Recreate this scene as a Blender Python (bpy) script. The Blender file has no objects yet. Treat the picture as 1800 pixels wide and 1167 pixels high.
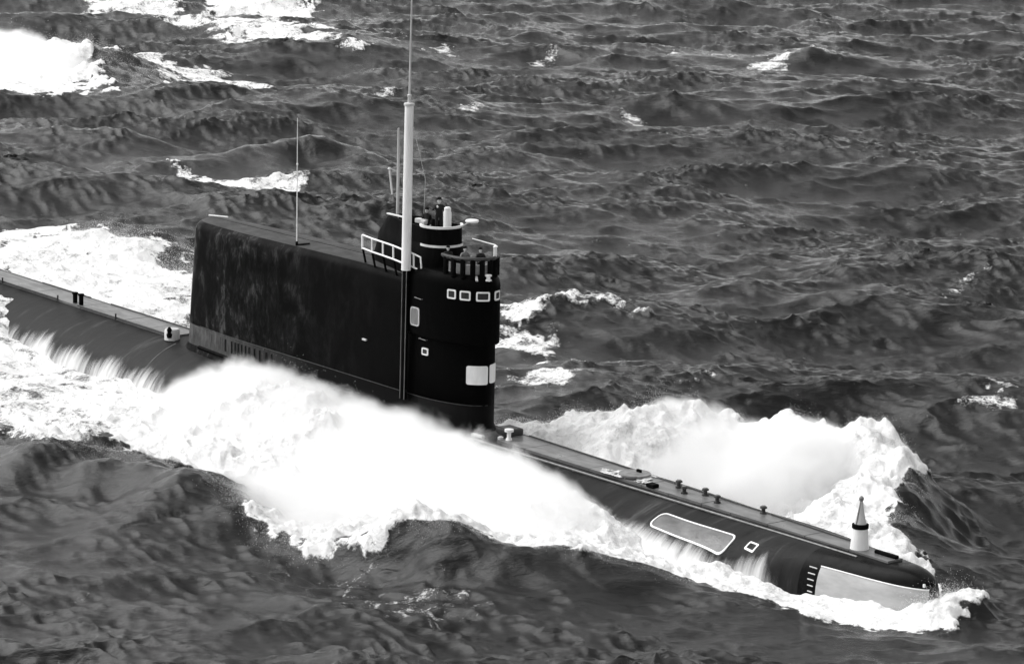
import bpy, bmesh, math, random
import numpy as np
from mathutils import Vector, Matrix

rng = np.random.default_rng(7)
random.seed(7)
SC = bpy.context.scene
COL = SC.collection
DZ = 1.9                      # height of the submarine's deck above mean sea level

# ------------------------------------------------------------------ camera
cam_d = bpy.data.cameras.new('camera')
cam = bpy.data.objects.new('camera', cam_d)
COL.objects.link(cam)
cR = Vector((0.606778, 0.794577, 0.021632))
cU = Vector((-0.169570, 0.102808, 0.980141))
cV = Vector((-0.776574, 0.598396, -0.197118))
cP = Vector((133.829, -101.728, 38.664 + DZ))
LENS = 125.582
cam.matrix_world = Matrix(((cR.x, cU.x, -cV.x, cP.x), (cR.y, cU.y, -cV.y, cP.y), (cR.z, cU.z, -cV.z, cP.z), (0, 0, 0, 1)))
cam_d.sensor_width = 36
cam_d.lens = LENS
cam_d.clip_start = 1
cam_d.clip_end = 30000
SC.camera = cam

# ------------------------------------------------------------------ sky, sun, exposure (a grey, hazy day; black-and-white picture)
SUN_EL, SUN_AZ = math.radians(52), math.radians(212)     # azimuth measured from +X towards +Y
wd = bpy.data.worlds.new('World')
SC.world = wd
wd.use_nodes = True
nt = wd.node_tree
nt.nodes.clear()
sky = nt.nodes.new('ShaderNodeTexSky')
sky.sky_type = 'NISHITA'
sky.sun_disc = False
sky.sun_elevation = SUN_EL
sky.sun_rotation = math.pi / 2 - SUN_AZ
sky.air_density = 1.0
sky.dust_density = 1.5
sky.ozone_density = 1.0
bw = nt.nodes.new('ShaderNodeRGBToBW')
bg = nt.nodes.new('ShaderNodeBackground')
bg.inputs['Strength'].default_value = 0.12
wo = nt.nodes.new('ShaderNodeOutputWorld')
nt.links.new(sky.outputs[0], bw.inputs[0])
nt.links.new(bw.outputs[0], bg.inputs['Color'])
nt.links.new(bg.outputs[0], wo.inputs[0])
sl = bpy.data.lights.new('sun', 'SUN')
sl.energy = 1.3
sl.angle = math.radians(60)
sl.color = (1.0, 0.995, 0.99)
sun = bpy.data.objects.new('sun', sl)
COL.objects.link(sun)
sd = Vector((math.cos(SUN_AZ) * math.cos(SUN_EL), math.sin(SUN_AZ) * math.cos(SUN_EL), math.sin(SUN_EL)))
sun.rotation_euler = sd.to_track_quat('Z', 'Y').to_euler()
sun.location = (0, 0, 60)
SC.view_settings.view_transform = 'Standard'
SC.view_settings.look = 'None'
SC.view_settings.exposure = 1.15
SC.view_settings.gamma = 1
SC.view_settings.use_curve_mapping = False

# ------------------------------------------------------------------ materials
def new_mat(name):
    m = bpy.data.materials.new(name)
    m.use_nodes = True
    n = m.node_tree
    return m, n, n.nodes['Principled BSDF']

def node(n, t, **k):
    a = n.nodes.new(t)
    for q, v in k.items():
        setattr(a, q, v)
    return a

def ramp(n, src, stops):
    r = n.nodes.new('ShaderNodeValToRGB')
    el = r.color_ramp.elements
    while len(el) > 1:
        el.remove(el[-1])
    el[0].position, el[0].color = stops[0][0], (stops[0][1],) * 3 + (1,)
    for p, c in stops[1:]:
        e = el.new(p)
        e.color = (c, c, c, 1)
    n.links.new(src, r.inputs[0])
    return r.outputs[0]

def noise(n, scale, detail=4, rough=.55, stretch=None, dist=0, kind='FBM', coord='Object', rot=0):
    tc = n.nodes.new('ShaderNodeTexCoord')
    mp = n.nodes.new('ShaderNodeMapping')
    mp.vector_type = 'TEXTURE' if rot else 'POINT'
    sx = stretch or (1, 1, 1)
    mp.inputs['Scale'].default_value = tuple(1 / q for q in sx) if rot else sx
    mp.inputs['Rotation'].default_value = (0, 0, rot)
    t = n.nodes.new('ShaderNodeTexNoise')
    t.noise_type = kind
    t.inputs['Scale'].default_value = scale
    t.inputs['Detail'].default_value = detail
    t.inputs['Roughness'].default_value = rough
    t.inputs['Distortion'].default_value = dist
    n.links.new(tc.outputs[coord], mp.inputs[0])
    n.links.new(mp.outputs[0], t.inputs[0])
    return t.outputs['Fac']

def paint(name, lo, hi, rough=.45, scale=2.0, stretch=(1, 1, .3), bump=.02, spec=.5, rvar=.12, stops=(.35, .7)):
    m, n, b = new_mat(name)
    f = noise(n, scale, 6, .6, stretch)
    c = ramp(n, f, [(stops[0], lo), (stops[1], hi)])
    n.links.new(c, b.inputs['Base Color'])
    r = ramp(n, noise(n, scale * 1.7, 4, .6, stretch), [(.3, max(.02, rough - rvar)), (.7, min(1, rough + rvar))])
    n.links.new(r, b.inputs['Roughness'])
    b.inputs['Specular IOR Level'].default_value = spec
    if bump:
        bp = node(n, 'ShaderNodeBump')
        bp.inputs['Strength'].default_value = .5
        bp.inputs['Distance'].default_value = bump
        n.links.new(noise(n, scale * 3, 4, .6, (1, 1, .5)), bp.inputs['Height'])
        n.links.new(bp.outputs[0], b.inputs['Normal'])
    return m

M = {}
WA = math.radians(-44)          # the way the wind-driven waves run
M['white'] = paint('white_paint', .74, .88, .45, 3, bump=.003)
M['offwhite'] = paint('grey_white_paint', .42, .6, .5, 2.5, bump=.004)
M['black'] = paint('black_paint', .003, .008, .5, 2, bump=.006, spec=.01)
M['darkgrey'] = paint('dark_grey_paint', .02, .05, .5, 3, bump=.006, spec=.3)
M['gloss'] = paint('wet_black_paint', .004, .009, .3, 1.5, (1, 1, 1), bump=.004, spec=.05)
M['deck'] = paint('wet_deck_plating', .09, .17, .38, 1.3, (.35, 1, 1), bump=.004)
M['sailtop'] = paint('sky_lightened_top_plating', .035, .065, .6, 1.1, (.6, 1, 1), bump=.006, spec=.1)  # top made lighter than the sides: sky light put into the colour
M['sailaft'] = paint('lit_edge_grey_paint', .05, .11, .6, 2.2, (1, 1, .2), bump=.006, spec=.1)  # light on the rounded after edge, put into paint; replaced further down
M['runoff'] = paint('thin_white_water', .35, .8, .5, 6, (1, 1, .4), bump=0)
M['panel'] = paint('pale_bow_panel_paint', .34, .5, .5, 1.6, (.4, 1, 1.5), bump=.004)
M['midgrey'] = paint('grey_paint', .12, .22, .5, 4, bump=.003)
M['glass'] = paint('dark_window_glass', .02, .05, .15, 2, bump=0, spec=.5, rvar=.05)
M['skin'] = paint('skin', .5, .6, .55, 8, bump=0)
M['coat'] = paint('dark_coat_cloth', .012, .03, .85, 6, bump=.004, spec=.2)
M['fur'] = paint('dark_fur_cloth', .01, .025, .9, 20, bump=.01, spec=.1)
M['vest'] = paint('pale_vest_cloth', .45, .6, .85, 6, bump=.004, spec=.2)

# sail plating: dull black with salt-wet vertical runs and mottling
def sail_mat():
    m, n, b = new_mat('salt_streaked_black_plating')
    runs = noise(n, 3.0, 8, .72, (1, 1, .38), .7)
    mott = noise(n, .55, 6, .65, (1, 1, .7), .8)
    tc = node(n, 'ShaderNodeTexCoord')
    sx = node(n, 'ShaderNodeSeparateXYZ')
    n.links.new(tc.outputs['Object'], sx.inputs[0])
    # the after part of the sail is dulled by dried salt, the fore part is freshly wetted
    mr = node(n, 'ShaderNodeMapRange')
    mr.inputs['From Min'].default_value = -5
    mr.inputs['From Max'].default_value = -22
    n.links.new(sx.outputs['X'], mr.inputs['Value'])
    a = node(n, 'ShaderNodeMath', operation='MULTIPLY')
    n.links.new(runs, a.inputs[0])
    n.links.new(mott, a.inputs[1])
    a2 = node(n, 'ShaderNodeMath', operation='MULTIPLY')
    n.links.new(ramp(n, a.outputs[0], [(.2, 0), (.27, .35), (.36, 1)]), a2.inputs[0])
    n.links.new(mr.outputs[0], a2.inputs[1])
    c = ramp(n, a2.outputs[0], [(0, .002), (.35, .010), (.7, .035), (1, .07)])
    n.links.new(c, b.inputs['Base Color'])
    n.links.new(ramp(n, runs, [(.3, .32), (.7, .6)]), b.inputs['Roughness'])
    b.inputs['Specular IOR Level'].default_value = .018
    bp = node(n, 'ShaderNodeBump')
    bp.inputs['Strength'].default_value = .6
    bp.inputs['Distance'].default_value = .02
    n.links.new(noise(n, 1.1, 5, .6, (1, 1, .6)), bp.inputs['Height'])
    n.links.new(bp.outputs[0], b.inputs['Normal'])
    return m
M['sail'] = sail_mat()

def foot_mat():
    m, n, b = new_mat('pale_aft_plating')  # foot band: tone paler aft; after edge: light put into the colour
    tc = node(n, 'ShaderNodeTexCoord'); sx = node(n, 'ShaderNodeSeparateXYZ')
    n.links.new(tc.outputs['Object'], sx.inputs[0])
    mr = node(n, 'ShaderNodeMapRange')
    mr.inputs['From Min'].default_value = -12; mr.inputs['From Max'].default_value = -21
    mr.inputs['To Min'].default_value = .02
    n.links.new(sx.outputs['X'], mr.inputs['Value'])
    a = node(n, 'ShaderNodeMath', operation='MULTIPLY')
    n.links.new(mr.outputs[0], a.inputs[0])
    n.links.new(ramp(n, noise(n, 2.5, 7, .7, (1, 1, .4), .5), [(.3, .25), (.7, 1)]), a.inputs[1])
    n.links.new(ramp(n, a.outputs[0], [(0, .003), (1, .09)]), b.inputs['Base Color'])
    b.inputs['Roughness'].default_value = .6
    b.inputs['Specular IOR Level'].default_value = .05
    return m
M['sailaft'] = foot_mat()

def film_mat():
    # a thin sheet of running water: clear where it is thin, white where it is broken up
    m, n, b = new_mat('running_white_water')
    at = node(n, 'ShaderNodeAttribute', attribute_name='amount')
    st = noise(n, 1.0, 7, .68, (2.4, .15, .15), .15)
    ms = noise(n, .5, 4, .6, (1, .5, .5), .2)
    a = node(n, 'ShaderNodeMath', operation='MULTIPLY_ADD')
    n.links.new(ms, a.inputs[0]); a.inputs[1].default_value = .8
    n.links.new(st, a.inputs[2])
    s = node(n, 'ShaderNodeMath', operation='ADD')
    n.links.new(a.outputs[0], s.inputs[0]); n.links.new(at.outputs['Fac'], s.inputs[1])
    mr = node(n, 'ShaderNodeMapRange', interpolation_type='SMOOTHSTEP')
    mr.inputs['From Min'].default_value = 1.12; mr.inputs['From Max'].default_value = 1.95
    n.links.new(s.outputs[0], mr.inputs['Value'])
    n.links.new(mr.outputs[0], b.inputs['Alpha'])
    b.inputs['Base Color'].default_value = (.72, .72, .72, 1)
    b.inputs['Roughness'].default_value = .6
    return m
M['film'] = film_mat()

def hull_mat():
    m, n, b = new_mat('wet_dark_hull_plating')
    runs = noise(n, 1.4, 6, .65, (1, .18, .18), .2)
    c = ramp(n, runs, [(.3, .006), (.58, .022), (.72, .07)])
    n.links.new(c, b.inputs['Base Color'])
    n.links.new(ramp(n, runs, [(.3, .35), (.7, .6)]), b.inputs['Roughness'])
    b.inputs['Specular IOR Level'].default_value = .06
    bp = node(n, 'ShaderNodeBump')
    bp.inputs['Strength'].default_value = .5
    bp.inputs['Distance'].default_value = .03
    n.links.new(noise(n, 2.2, 5, .6, (1, .3, .3)), bp.inputs['Height'])
    n.links.new(bp.outputs[0], b.inputs['Normal'])
    return m
M['hull'] = hull_mat()

# sea: dark water, with white foam where the churned-water amount of the surface says so
def sea_mat():
    m, n, b = new_mat('sea_water')
    at = node(n, 'ShaderNodeAttribute', attribute_name='foam')
    big = noise(n, .55, 8, .66, (1, 1, 1), .9)
    lace = noise(n, 1.5, 7, .6, (1, 1, 1), 1.6, 'RIDGED_MULTIFRACTAL')
    fine = noise(n, 5.0, 6, .7, (1, 1, 1), .6)
    mx = node(n, 'ShaderNodeMath', operation='MULTIPLY_ADD')
    n.links.new(big, mx.inputs[0]); mx.inputs[1].default_value = .62
    m2 = node(n, 'ShaderNodeMath', operation='MULTIPLY')
    n.links.new(fine, m2.inputs[0]); m2.inputs[1].default_value = .38
    n.links.new(m2.outputs[0], mx.inputs[2])
    s = node(n, 'ShaderNodeMath', operation='SUBTRACT')       # foam - (noise remapped to 0..1)
    n.links.new(at.outputs['Fac'], s.inputs[0])
    n.links.new(ramp(n, mx.outputs[0], [(.3, 0), (.7, 1)]), s.inputs[1])
    f1 = node(n, 'ShaderNodeMapRange', interpolation_type='SMOOTHSTEP')
    f1.inputs['From Min'].default_value = -.18
    f1.inputs['From Max'].default_value = .22
    n.links.new(s.outputs[0], f1.inputs['Value'])
    # thin veils of old foam between
    v = node(n, 'ShaderNodeMath', operation='MULTIPLY')
    n.links.new(at.outputs['Fac'], v.inputs[0])
    n.links.new(ramp(n, lace, [(.5, 0), (1, 1)]), v.inputs[1])
    mxx = node(n, 'ShaderNodeMath', operation='MAXIMUM')
    n.links.new(f1.outputs[0], mxx.inputs[0])
    n.links.new(v.outputs[0], mxx.inputs[1])
    foam = mxx.outputs[0]
    w = node(n, 'ShaderNodeBsdfPrincipled')
    n.nodes.remove(b)
    w.inputs['Base Color'].default_value = (.013, .013, .013, 1)
    w.inputs['IOR'].default_value = 1.333
    w.inputs['Roughness'].default_value = .13
    w.inputs['Specular IOR Level'].default_value = .40
    bp = node(n, 'ShaderNodeBump')
    bp.inputs['Strength'].default_value = .8
    bp.inputs['Distance'].default_value = .12
    n.links.new(noise(n, 1.25, 6, .58, (1, .34, 1), .1, rot=WA), bp.inputs['Height'])
    bp2 = node(n, 'ShaderNodeBump')
    bp2.inputs['Strength'].default_value = .8
    bp2.inputs['Distance'].default_value = .06
    n.links.new(noise(n, 4.2, 7, .7, (1, .36, 1), .2, rot=WA + .25), bp2.inputs['Height'])
    n.links.new(bp.outputs[0], bp2.inputs['Normal'])
    b3 = node(n, 'ShaderNodeBump')
    b3.inputs['Strength'].default_value = .8
    b3.inputs['Distance'].default_value = .015
    n.links.new(noise(n, 13, 5, .7, (1, .4, 1), .2, rot=WA - .2), b3.inputs['Height'])
    n.links.new(bp2.outputs[0], b3.inputs['Normal'])
    n.links.new(b3.outputs[0], w.inputs['Normal'])
    d = node(n, 'ShaderNodeBsdfDiffuse')
    fc = ramp(n, mx.outputs[0], [(.28, .9), (.5, .84), (.66, .42)])
    n.links.new(fc, d.inputs['Color'])
    bp3 = node(n, 'ShaderNodeBump')
    bp3.inputs['Strength'].default_value = .7
    bp3.inputs['Distance'].default_value = .4
    n.links.new(mx.outputs[0], bp3.inputs['Height'])
    n.links.new(bp3.outputs[0], d.inputs['Normal'])
    ms = node(n, 'ShaderNodeMixShader')
    n.links.new(foam, ms.inputs[0])
    n.links.new(w.outputs[0], ms.inputs[1])
    n.links.new(d.outputs[0], ms.inputs[2])
    n.links.new(ms.outputs[0], n.nodes['Material Output'].inputs[0])
    return m
M['sea'] = sea_mat()
def foam_mat():
    m, n, b = new_mat('white_foam')
    n.links.new(ramp(n, noise(n, 3, 4), [(.3, .8), (.7, .93)]), b.inputs['Base Color'])
    b.inputs['Roughness'].default_value = .9
    b.inputs['Specular IOR Level'].default_value = .1
    return m
M['foam'] = foam_mat()
def spray_mat():
    m, n, b = new_mat('white_spray')
    n.nodes.remove(b)
    d = node(n, 'ShaderNodeBsdfDiffuse'); d.inputs['Color'].default_value = (.95, .95, .95, 1)
    t = node(n, 'ShaderNodeBsdfTranslucent'); t.inputs['Color'].default_value = (.95, .95, .95, 1)
    ms = node(n, 'ShaderNodeMixShader'); ms.inputs[0].default_value = .5
    n.links.new(d.outputs[0], ms.inputs[1]); n.links.new(t.outputs[0], ms.inputs[2])
    n.links.new(ms.outputs[0], n.nodes['Material Output'].inputs[0])
    return m
M['spray'] = spray_mat()

# ------------------------------------------------------------------ mesh helpers
def mesh_np(name, V, F, mat, smooth=False):
    """V: n x 3, F: m x k index array -> linked object"""
    V = np.asarray(V, np.float32); F = np.asarray(F, np.int32)
    me = bpy.data.meshes.new(name)
    me.vertices.add(len(V)); me.vertices.foreach_set('co', V.ravel())
    k = F.shape[1]
    me.loops.add(F.size); me.loops.foreach_set('vertex_index', F.ravel())
    me.polygons.add(len(F))
    me.polygons.foreach_set('loop_start', np.arange(0, F.size, k, dtype=np.int32))
    if smooth:
        me.polygons.foreach_set('use_smooth', np.ones(len(F), bool))
    me.update(calc_edges=True)
    me.materials.append(mat)
    o = bpy.data.objects.new(name, me)
    COL.objects.link(o)
    return o

class MB:
    """collects simple solids, builds one mesh object"""
    def __init__(s):
        s.bm = bmesh.new()
    def grid(s, rows, close_u=False, cap0=False, cap1=False):
        """rows of equal length point lists; close_u joins row ends"""
        R = [[s.bm.verts.new(p) for p in r] for r in rows]
        n = len(R[0])
        for a, b in zip(R, R[1:]):
            for i in range(n if close_u else n - 1):
                j = (i + 1) % n
                try:
                    s.bm.faces.new((a[i], a[j], b[j], b[i]))
                except ValueError:
                    pass
        if cap0: s.bm.faces.new(R[0][::-1])
        if cap1: s.bm.faces.new(R[-1])
        return s
    def tube(s, pts, r, n=10, caps=True):
        pts = [Vector(p) for p in pts]
        rs = r if isinstance(r, (list, tuple)) else [r] * len(pts)
        rows = []
        for i, p in enumerate(pts):
            t = (pts[min(i + 1, len(pts) - 1)] - pts[max(i - 1, 0)]).normalized()
            x = t.cross(Vector((.13, .31, 1)) if abs(t.z) < .9 else Vector((1, .1, 0))).normalized()
            y = t.cross(x)
            rows.append([p + (x * math.cos(2 * math.pi * k / n) + y * math.sin(2 * math.pi * k / n)) * rs[i] for k in range(n)])
        return s.grid(rows, True, caps, caps)
    def lathe(s, c, prof, n=24):
        """prof: (r, z) list, around a vertical axis through c"""
        rows = [[(c[0] + max(r, .001) * math.cos(2 * math.pi * k / n), c[1] + max(r, .001) * math.sin(2 * math.pi * k / n), c[2] + z) for k in range(n)] for r, z in prof]
        return s.grid(rows, True, True, True)
    def box(s, c, d, rz=0, m=None):
        mt = Matrix.Translation(c) @ Matrix.Rotation(rz, 4, 'Z')
        if m is not None: mt = mt @ m
        vs = [s.bm.verts.new(mt @ Vector((x * d[0] / 2, y * d[1] / 2, z * d[2] / 2))) for x in (-1, 1) for y in (-1, 1) for z in (-1, 1)]
        for f in ((0, 1, 3, 2), (4, 6, 7, 5), (0, 4, 5, 1), (2, 3, 7, 6), (0, 2, 6, 4), (1, 5, 7, 3)):
            s.bm.faces.new([vs[i] for i in f])
        return s
    def build(s, name, mat, parent=None, smooth=True, bevel=0, angle=40):
        bmesh.ops.recalc_face_normals(s.bm, faces=s.bm.faces)
        me = bpy.data.meshes.new(name)
        s.bm.to_mesh(me); s.bm.free()
        if smooth:
            me.polygons.foreach_set('use_smooth', np.ones(len(me.polygons), bool))
            me.set_sharp_from_angle(angle=math.radians(angle))
        me.materials.append(mat)
        o = bpy.data.objects.new(name, me)
        COL.objects.link(o)
        if parent is not None: o.parent = parent
        if bevel:
            b = o.modifiers.new('bevel', 'BEVEL'); b.width = bevel; b.segments = 2
        return o

def tag(o, label=None, cat=None, group=None, kind=None):
    if label: o['label'] = label
    if cat: o['category'] = cat
    if group: o['group'] = group
    if kind: o['kind'] = kind
    return o

def empty(name, loc=(0, 0, 0)):
    o = bpy.data.objects.new(name, None)
    COL.objects.link(o); o.location = loc; o.empty_display_size = .5
    return o

# ------------------------------------------------------------------ the sea surface
def tile_noise(L, N, beta, kmin, kmax, seed):
    r = np.random.default_rng(seed)
    k1 = 2 * np.pi * np.fft.fftfreq(N, L / N)
    kx, ky = np.meshgrid(k1, k1, indexing='ij')
    k = np.hypot(kx, ky); k[0, 0] = 1
    a = k ** (-beta / 2) * ((k > kmin) & (k < kmax))
    h = np.fft.ifft2(a * np.exp(2j * np.pi * r.random((N, N)))).real
    return (h / h.std()).astype(np.float32)

def wave_tile(L, N, hs, kp, kmin, kmax, ang, spread, seed, beta=4.0, floor=.04):
    r = np.random.default_rng(seed)
    k1 = 2 * np.pi * np.fft.fftfreq(N, L / N)
    kx, ky = np.meshgrid(k1, k1, indexing='ij')
    k = np.hypot(kx, ky); k[0, 0] = 1
    c = (kx * math.cos(ang) + ky * math.sin(ang)) / k
    D = np.where(c > 0, np.abs(c) ** spread, 0) + floor
    S = k ** -beta * np.exp(-1.25 * (kp / k) ** 2) * D * ((k > kmin) & (k < kmax))
    S[0, 0] = 0
    H = np.sqrt(S) * (r.normal(size=(N, N)) + 1j * r.normal(size=(N, N)))
    h = np.fft.ifft2(H).real
    s = (hs / 4) / h.std()
    dx = np.fft.ifft2(1j * kx / k * H).real * s
    dy = np.fft.ifft2(1j * ky / k * H).real * s
    h = h * s
    g = L / N
    jac = (1 + 1.2 * np.gradient(dx, g, axis=0)) * (1 + 1.2 * np.gradient(dy, g, axis=1)) - 1.44 * np.gradient(dx, g, axis=1) * np.gradient(dy, g, axis=0)
    return [q.astype(np.float32) for q in (h, dx, dy, jac)]

def sample(T, L, x, y):
    N = T.shape[0]
    u = (x / L) % 1 * N; v = (y / L) % 1 * N
    i = np.floor(u).astype(int) % N; j = np.floor(v).astype(int) % N
    fu = (u - np.floor(u)).astype(np.float32); fv = (v - np.floor(v)).astype(np.float32)
    i1 = (i + 1) % N; j1 = (j + 1) % N
    return (T[i, j] * (1 - fu) + T[i1, j] * fu) * (1 - fv) + (T[i, j1] * (1 - fu) + T[i1, j1] * fu) * fv

WAVE_ANG = math.radians(-44)
TA = wave_tile(430.0, 1024, 2.2, 2 * np.pi / 36, 2 * np.pi / 90, 2 * np.pi / 1.3, WAVE_ANG, 2.4, 11, 3.9)
TB = wave_tile(61.0, 1024, .22, 2 * np.pi / 2.0, 2 * np.pi / 4.5, 2 * np.pi / .55, WAVE_ANG + .1, 4.0, 5, 3.4, .012)
TN = tile_noise(97.0, 1024, 3.0, 2 * np.pi / 9, 2 * np.pi / .3, 21)
TL = tile_noise(97.0, 512, 3.4, 2 * np.pi / 14, 2 * np.pi / 2.6, 22)
CHOP = 1.15

# crest lines thrown up by the hull and single big seas: x, y, height; widths to the left and right of the line
RIDGES = [
 ([(30, -1.6, .1), (26, -3.2, .35), (23.5, -5.0, .7), (20, -8.0, 1.2), (16.5, -11, 1.9), (12.7, -13, 1.7), (9, -15, 1.0), (6, -16.5, .4)], 1.5, 4.0),
 ([(20, -4.4, .1), (17, -4.5, .4), (14.6, -4.5, 1.1), (12.4, -4.5, 1.9), (10, -4.6, 2.0), (6, -4.8, 2.0), (0, -5.1, 2.1), (-6, -5.6, 2.4), (-10, -6.2, 2.0), (-13, -6.8, 1.5), (-16, -7.6, .8), (-19, -8.4, .3), (-25, -9, .05)], 5.0, 1.35),
 ([(31, 0, .01), (-70, 0, .01)], 5.5, 5.5),
 ([(30.8, -1.9, .2), (31.6, -.8, .8), (31.7, .6, .8), (31.0, 1.8, .4)], .9, .7),
 ([(30, 1.2, .3), (26, 2.6, .9), (23.5, 4, 1.5), (19.5, 8, 1.9), (17, 11.5, 2.1), (13, 13.2, 2.9), (9, 12, 2.3), (6, 10, 2.0), (3, 8.5, 2.6), (-1, 6, 1.6), (-5, 4, .5)], 4.0, 1.9),
 ([(-39.5, -4.5, .2), (-42, -4.5, 1.6), (-46, -4.5, 2.1), (-60, -4.6, 2.2)], 5.0, 3.2),
 ([(-17, -18.5, .5), (-9, -16.8, 1.2), (-2, -15.8, 1.6), (3, -16, .9), (6, -17, .3)], 3.0, 3.5),
 ([(-88, 42, .6), (-87.5, 45.5, 1.5), (-87, 48.2, 2.1), (-84.5, 49.5, 1.6), (-80, 50, .4)], 3.0, 3.6),
 ([(-154, 52, .6), (-146, 60, 2.0), (-137, 62, 1.6), (-128, 56, .6)], 4.0, 4.0),
 ([(-34, 24, .4), (-28, 27.5, 1.2), (-22, 30, .5)], 2.5, 3.0),
 ([(-121, 118, .3), (-114, 124, 1.1), (-109, 130, .3)], 2.5, 3.0),
]
# hollows: x, y, depth, radii
DIPS = [(26.5, -3.2, .75, 4.0, 2.6), (20.5, -4.6, .45, 4.0, 3.0), (-30, -5.5, .35, 7.0, 3.0)]
def seg_info(px, py, line):
    best = np.full(px.shape, 1e9, np.float32); hh = np.zeros(px.shape, np.float32); sg = np.zeros(px.shape, np.float32)
    for a, b in zip(line, line[1:]):
        dx, dy = b[0] - a[0], b[1] - a[1]
        L2 = dx * dx + dy * dy
        t = np.clip(((px - a[0]) * dx + (py - a[1]) * dy) / L2, 0, 1)
        ex, ey = px - a[0] - t * dx, py - a[1] - t * dy
        d = np.hypot(ex, ey)
        m = d < best
        best = np.where(m, d, best)
        hh = np.where(m, a[2] + t * (b[2] - a[2]), hh)
        sg = np.where(m, np.sign(dx * ey - dy * ex), sg)
    return best, hh, sg

def poly_sd(px, py, P):
    """signed distance, positive inside"""
    d = np.full(px.shape, 1e9, np.float32); ins = np.zeros(px.shape, bool)
    for (x0, y0), (x1, y1) in zip(P, P[1:] + P[:1]):
        dx, dy = x1 - x0, y1 - y0
        t = np.clip(((px - x0) * dx + (py - y0) * dy) / (dx * dx + dy * dy + 1e-9), 0, 1)
        d = np.minimum(d, np.hypot(px - x0 - t * dx, py - y0 - t * dy))
        if y0 != y1:
            ins ^= ((y0 > py) != (y1 > py)) & (px < dx * (py - y0) / dy + x0)
    return np.where(ins, d, -d)

# patches of churned water: outline (metres), strength, softness of the edge
POLY = {
 'tl_break': [(-154.3,56.6), (-150.8,61.7), (-149.8,65.3), (-149.2,68.6), (-141.0,62.2), (-136.9,58.0), (-129.0,54.8), (-123.4,52.8), (-125.6,51.6), (-123.6,47.7), (-128.2,42.2)],
 'tl_lace': [(-146.8,66.9), (-150.5,70.9), (-140.5,71.8), (-135.4,74.6), (-128.5,75.5), (-123.4,76.9), (-117.1,72.7), (-120.5,67.8), (-121.6,62.7), (-123.7,61.7), (-134.4,66.1), (-141.5,66.3)],
 'tl_top1': [(-190.3,89.2), (-185.6,98.8), (-171.7,90.6), (-171.2,87.1), (-177.7,87.8), (-183.2,86.3)],
 'tl_top2': [(-185.0,100.2), (-179.3,112.0), (-168.3,104.6), (-165.3,98.9), (-171.6,100.3), (-173.3,94.5)],
 'tl_streak': [(-165.0,83.3), (-163.7,90.4), (-160.6,94.4), (-154.0,96.7), (-150.6,95.0), (-151.8,92.5), (-143.5,90.8), (-136.3,88.4), (-140.8,88.3), (-148.2,87.5), (-152.2,83.6), (-157.7,85.2), (-160.8,83.2)],
 'mid_l': [(-87.6,37.3), (-86.0,38.0), (-80.8,36.2), (-78.7,38.0), (-76.9,41.0), (-74.0,38.8), (-75.8,35.7), (-76.8,32.0), (-79.3,31.7), (-80.5,34.8), (-83.7,35.5)],
 'wake_far': [(-74.0,12.4), (-71.4,15.6), (-68.3,16.4), (-64.8,16.5), (-61.8,16.4), (-62.0,18.7), (-59.2,19.1), (-55.5,18.9), (-49.4,15.3), (-29.2,2.2), (-27.4,-0.8), (-50.3,-0.7)],
 'fwd_lace': [(-32.6,25.6), (-30.6,26.4), (-28.1,27.2), (-27.0,29.8), (-24.1,28.8), (-26.4,27.7), (-28.6,26.0), (-26.6,23.1), (-23.1,21.0), (-18.6,19.9), (-16.6,18.2), (-17.4,16.8), (-21.3,17.8), (-24.2,19.1)],
 'fwd_lace2': [(-16.8,13.6), (-15.7,14.8), (-12.6,16.2), (-10.9,14.4), (-12.4,12.5), (-13.8,11.3)],
 'cap1': [(-19.2,24.2), (-19.2,24.9), (-16.2,23.1), (-16.1,22.0), (-15.3,20.5)],
 'cap2': [(-145.3,97.7), (-145.3,99.6), (-140.0,96.0), (-140.6,94.7)],
 'cap3': [(-139.3,99.2), (-138.5,100.9), (-134.2,97.6), (-136.2,97.4)],
 'cap4': [(-142.0,127.7), (-144.4,133.1), (-137.9,129.4), (-139.9,127.4)],
 'cap5': [(-143.1,140.4), (-139.3,140.0), (-137.5,137.8), (-141.1,138.7)],
 'cap6': [(-128.6,116.2), (-128.0,120.4), (-123.1,115.2), (-126.2,117.0)],
 'cap7': [(-121.6,118.1), (-118.1,119.3), (-113.9,126.4), (-111.9,123.8), (-115.0,121.5), (-118.1,117.3)],
 'cap8': [(-116.3,118.5), (-114.3,122.4), (-110.9,117.9), (-113.3,115.2)],
 'cap9': [(-101.7,74.1), (-100.5,77.7), (-98.5,75.6), (-99.1,73.1)],
 'cap10': [(-108.2,69.3), (-109.6,72.6), (-107.6,71.2), (-107.1,69.1)],
 'cap11': [(-95.6,85.6), (-90.7,86.2), (-85.5,86.1), (-86.6,84.0), (-90.8,83.2)],
 'cap12': [(-23.0,55.9), (-21.2,53.2), (-19.4,50.9), (-20.6,51.7)],
 'cap13': [(1.6,30.4), (5.9,30.3), (6.4,29.4), (4.2,28.3)],
 'cap14': [(2.6,31.5), (3.8,32.4), (3.9,31.5)],
 'cap15': [(-9.7,21.3), (-8.7,21.9), (-7.6,20.4)],
 'near_lace': [(9.6,-17.5), (10.8,-14.8), (17.2,-15.8), (21.2,-15.2), (20.0,-17.8), (17.8,-19.7), (13.9,-19.3)],
 'near_lace2': [(18.2,-20.5), (20.4,-16.4), (20.2,-15.1), (21.0,-18.5), (19.1,-20.6)],
 'capA': [(-128.7,102.5), (-132.9,109.9), (-130.3,107.1), (-127.0,101.9)],
 'capB': [(-164.9,116.4), (-161.9,120.0), (-159.0,116.4), (-161.2,114.4)],
}
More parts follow.
